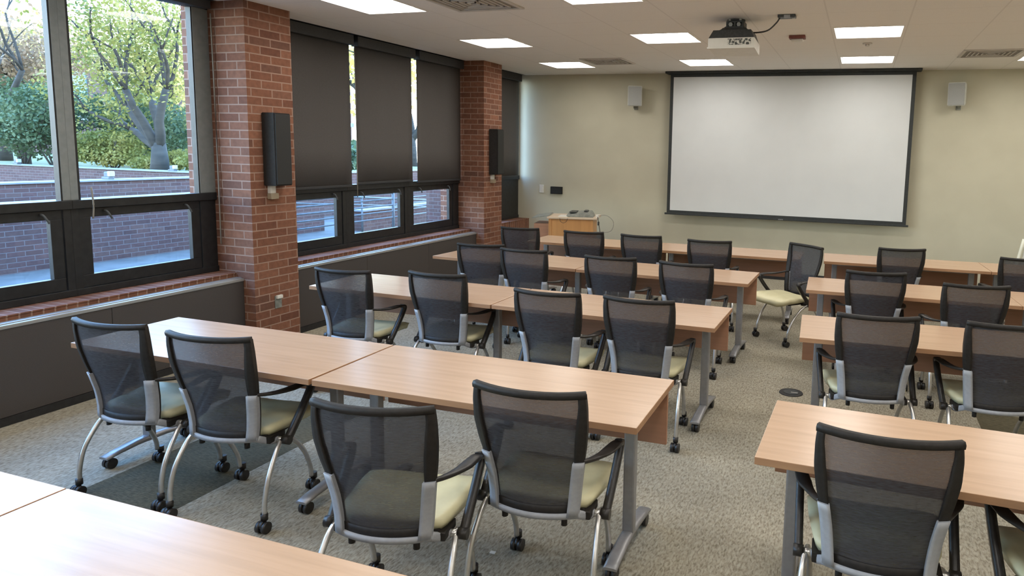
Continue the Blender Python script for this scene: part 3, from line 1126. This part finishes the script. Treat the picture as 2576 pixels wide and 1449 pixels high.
t = thing('wall_outlet', 'small outlet low on the nearer brick pillar, white top', 'outlet', (XP, 4.605, .385))
b = BM(); bx(b, 0, .008, -.035, .035, -.055, .055, .002)
obj('outlet_plate', b, 'device', t)
b = BM(); bx(b, .008, .03, -.03, .03, .03, .06, .004)
obj('outlet_cap', b, 'white_plastic', t)

# ------------------------------------------------------------------ front wall controls
t = thing('light_switch', 'small white switch plate on the front wall left of the black panel', 'switch', (-4.712, YF, 1.135))
b = BM(); bx(b, -.037, .037, -.008, 0, -.062, .062, .003)
obj('switch_plate', b, 'white_plastic', t)
b = BM(); bx(b, -.014, .014, -.013, -.007, -.03, .03, .002)
obj('rocker', b, 'white_plastic', t)
t = thing('control_panel', 'small black control panel on the front wall above the lectern', 'control panel', (-4.452, YF, 1.122))
b = BM(); bx(b, -.098, .098, -.03, 0, -.056, .056, .004)
obj('panel_body', b, 'black_plastic', t)
b = BM(); bx(b, -.086, .086, -.032, -.0295, -.045, .045)
obj('panel_face', b, 'spk_black', t)

# ------------------------------------------------------------------ lectern and what lies on it
LYY = 8.38
LROT = math.radians(15)
LC = (-3.60, LYY, 0)
t = thing('lectern', 'wooden lectern in the far left corner with pale top edge', 'lectern', (-3.60, LYY, 0), LROT)
b = BM()
bx(b, -.30, .29, 0, .03, .05, .838, .003)
bx(b, -.285, -.265, -.006, 0, .05, .83)
obj('front_panel', b, 'lectern', t)
b = BM(); bx(b, -.31, -.285, .03, .5, .05, .838, .003)
obj('side_panel', b, 'lectern', t)
b = BM(); bx(b, .265, .29, .03, .5, .05, .838, .003)
obj('side_panel', b, 'lectern', t)
b = BM(); bx(b, -.325, .345, -.025, .52, .838, .862, .005)
obj('top_board', b, 'lectern_top', t)
b = BM(); bx(b, -.52, -.312, .10, .46, .05, .76, .004)
obj('side_cabinet', b, 'table_panel', t)
b = BM()
hexa(b, [(-.53, .02, .835), (-.31, .02, .87), (-.31, .40, .88), (-.53, .40, .845), (-.53, .02, .843), (-.31, .02, .878), (-.31, .40, .888), (-.53, .40, .853)])
obj('pull_out_leaf', b, 'device', t)
b = BM(); bx(b, -.32, .3, .02, .5, .02, .05)
obj('base_plinth', b, 'base_dark', t)
t = thing('document_camera', 'low grey electronic device lying flat on the lectern top', 'electronics', (-3.55, LYY + .02, .862), LROT)
b = BM()
hexa(b, [(-.13, .03, 0), (.235, .03, .0), (.235, .33, .0), (-.13, .33, .0), (-.12, .04, .035), (.16, .04, .065), (.19, .33, .075), (-.12, .33, .06)])
bmesh.ops.bevel(b, geom=list(b.edges), offset=.006, segments=2, affect='EDGES')
obj('device_body', b, 'device', t)
b = BM(); bx(b, -.09, .0, .05, .3, .058, .07, .003); bx(b, .1, .15, .1, .25, .07, .085, .004)
obj('device_lid', b, 'proj_dark', t)
b = BM(); bx(b, -0.180, -0.060, .02, .25, .862, .872, .002)
tag(obj('notepad', b, 'white_plastic', None, LC, LROT), 'flat pale pad on the left of the lectern top', 'paper')
b = BM(); bx(b, 0.322, 0.365, .03, .09, .862, .902, .006)
tag(obj('cable_adapter', b, 'white_plastic', None, LC, LROT), 'small white adapter at the right end of the lectern top', 'adapter')
b = BM(); tube(b, [(0.350, .0, .895), (0.470, 0, .90), (0.560, 0, .82), (0.540, 0, .71), (0.450, 0, .675), (0.310, 0, .68)], .004, 6, 6)
tag(obj('looped_cable', b, 'cable_grey', None, LC, LROT), 'thin grey cable looping out right of the lectern', 'cable')
b = BM(); tube(b, [(0.355, -.03, .88), (0.365, -.035, .82), (0.400, -.03, .6), (0.420, -.03, .3), (0.430, -.02, .01), (0.300, -.04, .008)], .005, 6, 6); bx(b, 0.355, 0.378, -.045, -.02, .77, .82, .004)
tag(obj('hanging_cable', b, 'cable', None, LC, LROT), 'dark cable hanging straight down at the right lectern side', 'cable')
b = BM(); tube(b, [(-0.150, -.03, .85), (-0.140, -.032, .81), (-0.100, -.034, .79), (-0.060, -.032, .81), (-0.045, -.03, .85)], .003, 6, 5)
tag(obj('drooping_wire', b, 'cable', None, LC, LROT), 'thin dark wire drooping over the lectern front', 'cable')

# ------------------------------------------------------------------ easel at the right edge
t = thing('board_easel', 'white framed board leaning at the right edge before the front wall', 'easel', (1.90, 9.05, 0), 0)
b = BM()
for x, dx in ((-.05, -.17), (.62, .17)):
    tube(b, [(x + dx, -.10, .0), (x + dx * .4, -.03, .5), (x, 0, .842)], .02, 10, 3)
tube(b, [(-.05, 0, .842), (.62, 0, .842)], .02, 10)
tube(b, [(.28, .0, .82), (.28, .42, .0)], .018, 10)
obj('easel_frame', b, 'easel_white', t)
b = BM()
hexa(b, [(-.11, -.075, .30), (.68, -.075, .30), (.68, -.055, .30), (-.11, -.055, .30), (-.03, -.012, .825), (.60, -.012, .825), (.60, .006, .825), (-.03, .006, .825)])
obj('board', b, 'easel_grey', t)

# ------------------------------------------------------------------ ceiling equipment
t = thing('projector', 'white and black projector hanging from the ceiling before the screen', 'projector', (-1.078, 5.98, 0))
b = BM()
hexa(b, [(-.19, -.22, 2.622), (.19, -.22, 2.622), (.19, .10, 2.592), (-.19, .10, 2.592),
         (-.19, -.22, 2.697), (.19, -.22, 2.697), (.19, .10, 2.680), (-.19, .10, 2.680)], 1)
bx(b, -.196, .196, -.228, -.212, 2.612, 2.626, .004, 1)
hexa(b, [(-.186, -.22, 2.698), (.186, -.22, 2.698), (.186, .10, 2.681), (-.186, .10, 2.681),
         (-.155, -.19, 2.765), (.155, -.19, 2.765), (.155, .09, 2.765), (-.155, .09, 2.765)])
obj('projector_body', b, ['proj_dark', 'white_plastic'], t)
b = BM(); bx(b, -.03, .165, -.2215, -.2195, 2.640, 2.690)
obj('port_panel', b, 'proj_vent', t)
b = BM()
cyl(b, (-.09, .115, 2.64), .034, .04, 'y', 20)
obj('projector_lens', b, 'spk_black', t)
b = BM()
hexa(b, [(-.115, -.15, 2.765), (.115, -.15, 2.765), (.115, .14, 2.765), (-.115, .14, 2.765),
         (-.09, -.12, 2.795), (.09, -.12, 2.795), (.09, .12, 2.795), (-.09, .12, 2.795)])
bx(b, -.075, .075, -.09, .10, 2.795, 2.812, .004)
for sx_ in (-1, 1):
    bx(b, sx_ * .064 - .010, sx_ * .064 + .010, -.07, .09, 2.805, 2.858, .003)
    bx(b, sx_ * .052 - .008, sx_ * .052 + .008, -.05, .07, 2.85, H, .002)
    for k in range(2):
        hexa(b, [(sx_ * (.10 + .03 * k) - .006, -.14, 2.764), (sx_ * (.10 + .03 * k) + .006, -.14, 2.764), (sx_ * (.10 + .03 * k) + .006, .14, 2.764), (sx_ * (.10 + .03 * k) - .006, .14, 2.764),
                 (sx_ * (.075 + .015 * k) - .006, -.08, 2.81 - .012 * k), (sx_ * (.075 + .015 * k) + .006, -.08, 2.81 - .012 * k), (sx_ * (.075 + .015 * k) + .006, .08, 2.81 - .012 * k), (sx_ * (.075 + .015 * k) - .006, .08, 2.81 - .012 * k)])
bx(b, -.058, .058, -.072, .08, 2.846, 2.862, .003)
bx(b, -.010, .010, -.075, .08, 2.805, 2.855, .003)
bx(b, -.062, .062, .0, .06, 2.80, 2.86, .003)
cyl(b, (0, .0, H - .006), .075, .012, 'z', 24)
obj('ceiling_mount', b, 'proj_dark', t)
b = BM()
for sx_ in (-1, 1):
    cyl(b, (sx_ * .034, -.078, 2.828), .017, .010, 'y', 16)
    cyl(b, (sx_ * .045, -.06, H - .008), .012, .014, 'z', 12)
obj('mount_knob', b, 'spk_grille', t)
t = thing('ceiling_outlet', 'small black outlet box on the ceiling right of the projector', 'outlet', (-.645, 5.85, H))
b = BM(); bx(b, -.07, .07, -.05, .05, -.022, 0, .004)
obj('outlet_box', b, 'proj_dark', t)
b = BM(); bx(b, -.02, .03, -.055, -.03, -.028, -.005, .003); bx(b, .04, .065, -.02, .02, -.027, -.02, .002)
obj('outlet_face', b, 'grey_plastic', t)
b = BM(); tube(b, [(-.70, 5.84, H - .02), (-.73, 5.85, H - .06), (-.80, 5.88, H - .11), (-.90, 5.92, H - .118), (-.985, 5.95, H - .105)], .0065, 8, 8)
tag(obj('power_cord', b, 'cable'), 'dark cord curving from the projector to its ceiling outlet', 'cord')
t = thing('fire_strobe', 'small dark red and white strobe on the ceiling right of the projector', 'alarm', (-.65, 6.86, H))
b = BM(); bx(b, -.075, .075, -.05, .05, -.03, 0, .006)
obj('strobe_base', b, 'red_brown', t)
b = BM(); bx(b, -.055, .055, -.03, .05, -.055, -.03, .01)
obj('strobe_lens', b, 'white_plastic', t)
b = BM(); cyl(b, (-.02, 7.42, H - .006), .045, .012, 'z', 24); cyl(b, (-.02, 7.42, H - .02), .02, .02, 'z', 12)
tag(obj('sprinkler_cap', b, 'vent_metal'), 'faint round sprinkler cap on the ceiling between two right lights', 'sprinkler')
def vent(x, y, w, d, label, slots=5):
    t = thing('ceiling_vent', label, 'vent', (x, y, H), 0, 'air vents in the ceiling')
    b = BM()
    bx(b, -w, w, -d, -d + .03, -.012, 0, .002)
    bx(b, -w, w, d - .03, d, -.012, 0, .002)
    bx(b, -w, -w + .03, -d + .03, d - .03, -.012, 0, .002)
    bx(b, w - .03, w, -d + .03, d - .03, -.012, 0, .002)
    obj('vent_frame', b, 'vent_metal', t)
    b = BM(); bx(b, -w + .03, w - .03, -d + .03, d - .03, -.003, -.001)
    obj('vent_backing', b, 'vent_dark', t)
    b = BM()
    for k in range(slots):
        q_ = (k + 1) / (slots + 1)
        a_, c_ = (w - .03) * q_ , (d - .03) * q_
        for x0, x1, y0, y1 in ((-a_, a_, -c_, -c_ + .012), (-a_, a_, c_ - .012, c_), (-a_, -a_ + .012, -c_, c_), (a_ - .012, a_, -c_, c_)):
            bx(b, x0, x1, y0, y1, -.014 + .004 * q_, -.004)
    obj('vent_vane', b, 'vent_metal', t)
vent(-3.12, 8.36, .28, .28, 'square ceiling vent beside the farthest left lights')
vent(-2.94, 4.86, .30, .28, 'ceiling vent at the top edge beside the nearest left light')
vent(1.22, 8.30, .29, .28, 'ceiling vent near the right wall speaker')

# ------------------------------------------------------------------ floor box and scrap
t = thing('floor_box', 'round dark floor outlet cover in the carpet of the aisle', 'floor outlet', (-.395, 5.09, 0))
b = BM(); cyl(b, (0, 0, .003), .088, .006, 'z', 36, .084)
obj('cover_ring', b, 'base_dark', t)
b = BM(); cyl(b, (.0, 0, .0075), .055, .003, 'z', 28); 
obj('cover_plate', b, 'proj_dark', t)
b = BM(); bx(b, .0, .05, -.02, -.004, .009, .0105, .0004)
obj('cover_latch', b, 'chrome', t)
b = BM(); bx(b, -1.437, -1.411, 2.494, 2.510, .0, .004, .001)
tag(obj('paper_scrap', b, 'white_plastic'), 'tiny white scrap on the carpet between two near chairs', 'scrap')

# ------------------------------------------------------------------ outdoors
b = BM(); bx(b, -70, XW - .30, -20, 60, -.3, -.02)
struct(obj('ground_outside', b, 'concrete'))
def garden_wall(name, x0, x1, y0, y1, z, mt, label, cap=.05):
    t = thing(name, label, 'garden wall', (x0, y0, 0), 0)
    w, d = x1 - x0, y1 - y0
    b = BM(); bx(b, 0, w, 0, d, -.02, z - cap)
    obj('brick_face', b, mt, t)
    b = BM(); bx(b, -.03, w + .03, -.03, d + .03, z - cap, z, .008)
    obj('coping', b, 'coping', t)
    return t
garden_wall('garden_wall', -10.67, -10.32, -8, 11.3, .888, 'brick_out_yz', 'low brick wall with pale coping nearest outside the bare window')
garden_wall('garden_wall', -12.62, -12.32, -8, 26, 1.045, 'brick_out_yz', 'second brick wall behind the nearest one outside the window', .03)
garden_wall('garden_wall', -42, -12.66, 12.0, 12.3, 1.02, 'brick_out_xz', 'farthest brick garden wall below the trees', .03)
garden_wall('garden_wall', -9.9, -9.6, 11.6, 30, .42, 'brick_out_yz', 'low brick wall behind the railing seen under the lowered shades', .04)
b = BM(); bx(b, -90, -12.66, 12.3, 26.8, -.02, .80)
tag(obj('planting_bed', b, 'soil'), 'raised green bed behind the farthest garden wall', 'ground', kind='stuff')
b = BM()
for y in (-.5, 3.5, 7.2, 10.9):
    pass
def wall_lamp(x, y, z, lab):
    t = thing('wall_lamp', lab, 'lamp', (x, y, z), 0, 'small lamps on the garden walls')
    b = BM(); bx(b, -.09, .09, -.05, .05, .0, .04, .01); bx(b, -.05, .09, -.04, .04, .03, .13, .02)
    obj('lamp_body', b, 'rail', t)
    b = BM(); bx(b, .05, .115, -.045, .045, .05, .14, .01)
    obj('lamp_glass', b, 'grey_plastic', t)
wall_lamp(-20.9, 12.05, 1.02, 'small pale lamp on the farthest garden wall, left pane')
wall_lamp(-15.4, 12.05, 1.02, 'small pale lamp on the farthest garden wall, below the big tree')
wall_lamp(-12.47, 8.55, 1.045, 'small dark lamp on the second garden wall')
# railings seen under the shades
t = thing('metal_railing', 'grey metal railing with horizontal bars seen under the lowered shades', 'railing', (-8.6, 8.6, 0))
for k in range(7):
    b = BM(); tube(b, [(0, .15 + k * 1.25, -.02), (0, .15 + k * 1.25, .86)], .028, 8)
    obj('post', b, 'rail', t)
b = BM()
for z in (.84, .72, .60, .48, .36):
    tube(b, [(0, -.2, z), (0, 8, z)], .014 if z < .8 else .022, 8)
obj('rail_bar', b, 'rail', t)
t = thing('ramp_handrail', 'sloping grey handrail behind the railing outside', 'railing', (-9.3, 8.4, 0))
b = BM()
tube(b, [(0, 0, .95), (0, 6, .45)], .02, 8)
tube(b, [(0, 0, .80), (0, 6, .30)], .014, 8)
obj('rail_bar', b, 'rail', t)
for k in range(3):
    b = BM(); tube(b, [(0, .4 + 2.4 * k, -.02), (0, .4 + 2.4 * k, .92 - .2 * k)], .018, 8)
    obj('post', b, 'rail', t)
b = BM(); bx(b, -7.6, -7.0, 10.9, 11.45, -.02, 3.2)
tag(obj('brick_pier', b, 'brick_out_xz'), 'brick pier standing outside the third shaded window', 'pier')

# trees
rnd = random.Random(7)
def leaves(b, c, R, n, size, flat=.8):
    for _ in range(n):
        while True:
            p = Vector((rnd.uniform(-1, 1), rnd.uniform(-1, 1), rnd.uniform(-1, 1)))
            if .15 < p.length < 1:
                break
        p = Vector((p.x * R, p.y * R, p.z * R * flat)) + Vector(c)
        a = Vector((rnd.gauss(0, 1), rnd.gauss(0, 1), rnd.gauss(0, 1))).normalized()
        d = a.orthogonal().normalized()
        s = size * rnd.uniform(.6, 1.4)
        e1, e2 = a * s, d * s * .55
        v = [b.verts.new(p - e1), b.verts.new(p + e2 - e1 * .1), b.verts.new(p + e1), b.verts.new(p - e2 - e1 * .1)]
        b.faces.new(v)

def grow(bt, tips, p, d, ln, r, depth):
    n = 4
    pts = [p.copy()]
    q = p.copy()
    dd = d.copy()
    for k in range(n):
        dd = (dd + Vector((rnd.gauss(0, .13), rnd.gauss(0, .13), rnd.gauss(.02, .1)))).normalized()
        q = q + dd * ln / n
        pts.append(q.copy())
    r1 = r * .62
    sweep(bt, pts, lambda i, c: circ(r + (r1 - r) * i / (c - 1), 6 if depth < 2 else 4), (1, .3, .2))
    if depth == 0 or depth == 1:
        pass
    if depth >= 3:
        tips.append(q)
        return
    if depth >= 1:
        tips.append(q)
    for k in range(3 if depth < 2 else 2):
        nd = (dd + Vector((rnd.uniform(-1, 1), rnd.uniform(-1, 1), rnd.uniform(-.15, .7))) * .85).normalized()
        grow(bt, tips, q.copy(), nd, ln * rnd.uniform(.62, .85), r1 * .8, depth + 1)

def tree(name, label, cat, loc, h, r, mt, per, size, cl, seed, d0=(0, 0, 1), group='trees outside the window', fork=True):
    global rnd
    rnd = random.Random(seed)
    t = thing(name, label, cat, loc, 0, group)
    bt = BM()
    tips = []
    if fork:
        base = [Vector((0, 0, -.05)), Vector((.03, 0, h * .08)), Vector((0, .02, h * .16))]
        sweep(bt, base, lambda i, c: circ(r * (1.25 - .22 * i), 10), (1, 0, 0))
        for k, dv in enumerate(((-.75, .1, .8), (.45, .2, .85), (.0, -.3, 1), (-.25, .35, 1.0), (-1.0, .15, .45))):
            grow(bt, tips, Vector((0, .02, h * .125)), Vector(dv).normalized(), h * .30, r * .66, 1)
    else:
        grow(bt, tips, Vector((0, 0, -.05)), Vector(d0).normalized(), h * .4, r, 0)
    obj('trunk', bt, 'bark', t)
    b = BM()
    for p in tips:
        leaves(b, p, cl * rnd.uniform(.7, 1.2), per, size)
    obj('foliage', b, mt, t)
    return t

def shrub(label, loc, R, h, mt, n, size, seed):
    global rnd
    rnd = random.Random(seed)
    t = thing('shrub', label, 'shrub', loc, 0, 'shrubs behind the garden walls')
    b = BM()
    for k in range(5):
        tube(b, [(0, 0, -.05), (rnd.uniform(-R, R) * .3, rnd.uniform(-R, R) * .3, h * .3), (rnd.uniform(-R, R) * .6, rnd.uniform(-R, R) * .5, h * .7)], .03, 5, 3, (1, 0, 0), .01)
    obj('stem', b, 'bark', t)
    b = BM()
    for k in range(9):
        leaves(b, (rnd.uniform(-R, R) * .6, rnd.uniform(-R, R) * .4, h * rnd.uniform(.3, .75)), R * .62, n, size, h / R * .35)
    obj('foliage', b, mt, t)
    return t
tree('broad_tree', 'broad leafy tree with dark trunk outside the bare window', 'tree', (-17.0, 12.95, .8), 5.4, .19, 'leaf_green', 150, .048, .8, 11)
tree('backlit_yellow_tree', 'tall tree with backlit yellow painted into its leaves, behind the broad tree', 'tree', (-25.5, 21, .8), 6.8, .2, 'leaf_backlit', 90, .085, 1.2, 5)
tree('backlit_yellow_tree', 'tree with painted backlit yellow standing left behind the mullion of the bare window', 'tree', (-31.0, 17.5, .8), 7.0, .2, 'leaf_backlit', 90, .085, 1.1, 21)
tree('bare_tree', 'dark bare branching tree at the left photo edge', 'tree', (-23.5, 12.9, .8), 7.5, .16, 'leaf_brown', 6, .07, .8, 33, (.1, 0, 1))
tree('russet_tree', 'russet leaved tree left of the mullion above the blue green shrubs', 'tree', (-26.0, 15.2, .8), 5.2, .16, 'leaf_brown', 170, .06, .95, 44)
tree('backlit_yellow_tree', 'tree with painted backlit yellow seen through the slits beside the middle shade', 'tree', (-20.0, 27.5, .8), 9.0, .25, 'leaf_backlit', 45, .16, 1.4, 50)
shrub('blue green shrub at the left photo edge above the garden wall', (-21.6, 13.4, .8), 1.6, 2.7, 'leaf_dark', 900, .05, 61)
shrub('fresh green shrub just left of the mullion', (-19.2, 13.3, .8), 1.1, 1.25, 'leaf_green', 800, .042, 62)
shrub('low green shrub right of the mullion left of the big trunk', (-17.6, 13.6, .8), .9, .8, 'leaf_green', 500, .038, 63)
shrub('low green shrub right of the big tree trunk', (-15.3, 13.2, .8), .8, .8, 'leaf_green', 450, .038, 64)
shrub('tall dark green shrub behind the left pane', (-24.6, 14.4, .8), 1.9, 3.2, 'leaf_dark', 900, .055, 65)
shrub('tall dark green bush between the bare tree and the mullion', (-20.2, 15.4, .8), 1.7, 2.6, 'leaf_dark', 900, .055, 71)
shrub('olive bush low behind the mullion of the bare window', (-22.8, 17.6, .8), 1.8, 2.0, 'leaf_green', 900, .055, 72)
shrub('dark hedge seen under the middle shade', (-15.2, 17.0, .8), 1.8, 1.2, 'leaf_dark', 260, .08, 66)
shrub('dark hedge seen under the left of the three shades', (-14.9, 13.9, .8), 1.4, 1.1, 'leaf_dark', 260, .08, 67)
# far brick building with a teal door and lit stone band
t = thing('brick_building', 'distant brick building glimpsed between the trees', 'building', (-34, 27, 0))
b = BM(); bx(b, -14, 6, 0, 6, 0, 2.7)
obj('brick_base', b, 'brick_out_xz', t)
b = BM(); bx(b, -14.1, 6.1, -.1, 6.1, 2.7, 2.95)
obj('stone_band', b, 'coping', t)
b = BM(); bx(b, -14, 6, .6, 6, 2.95, 6.2)
obj('upper_wall', b, 'brick_out_xz', t)
for k in range(6):
    b = BM(); bx(b, -12 + 3.2 * k, -10.6 + 3.2 * k, .52, .6, 3.3, 5.4)
    obj('window', b, 'teal', t)
b = BM(); bx(b, -14.2, 6.2, .4, 6.2, 6.2, 6.5)
obj('roof', b, 'far_roof', t)
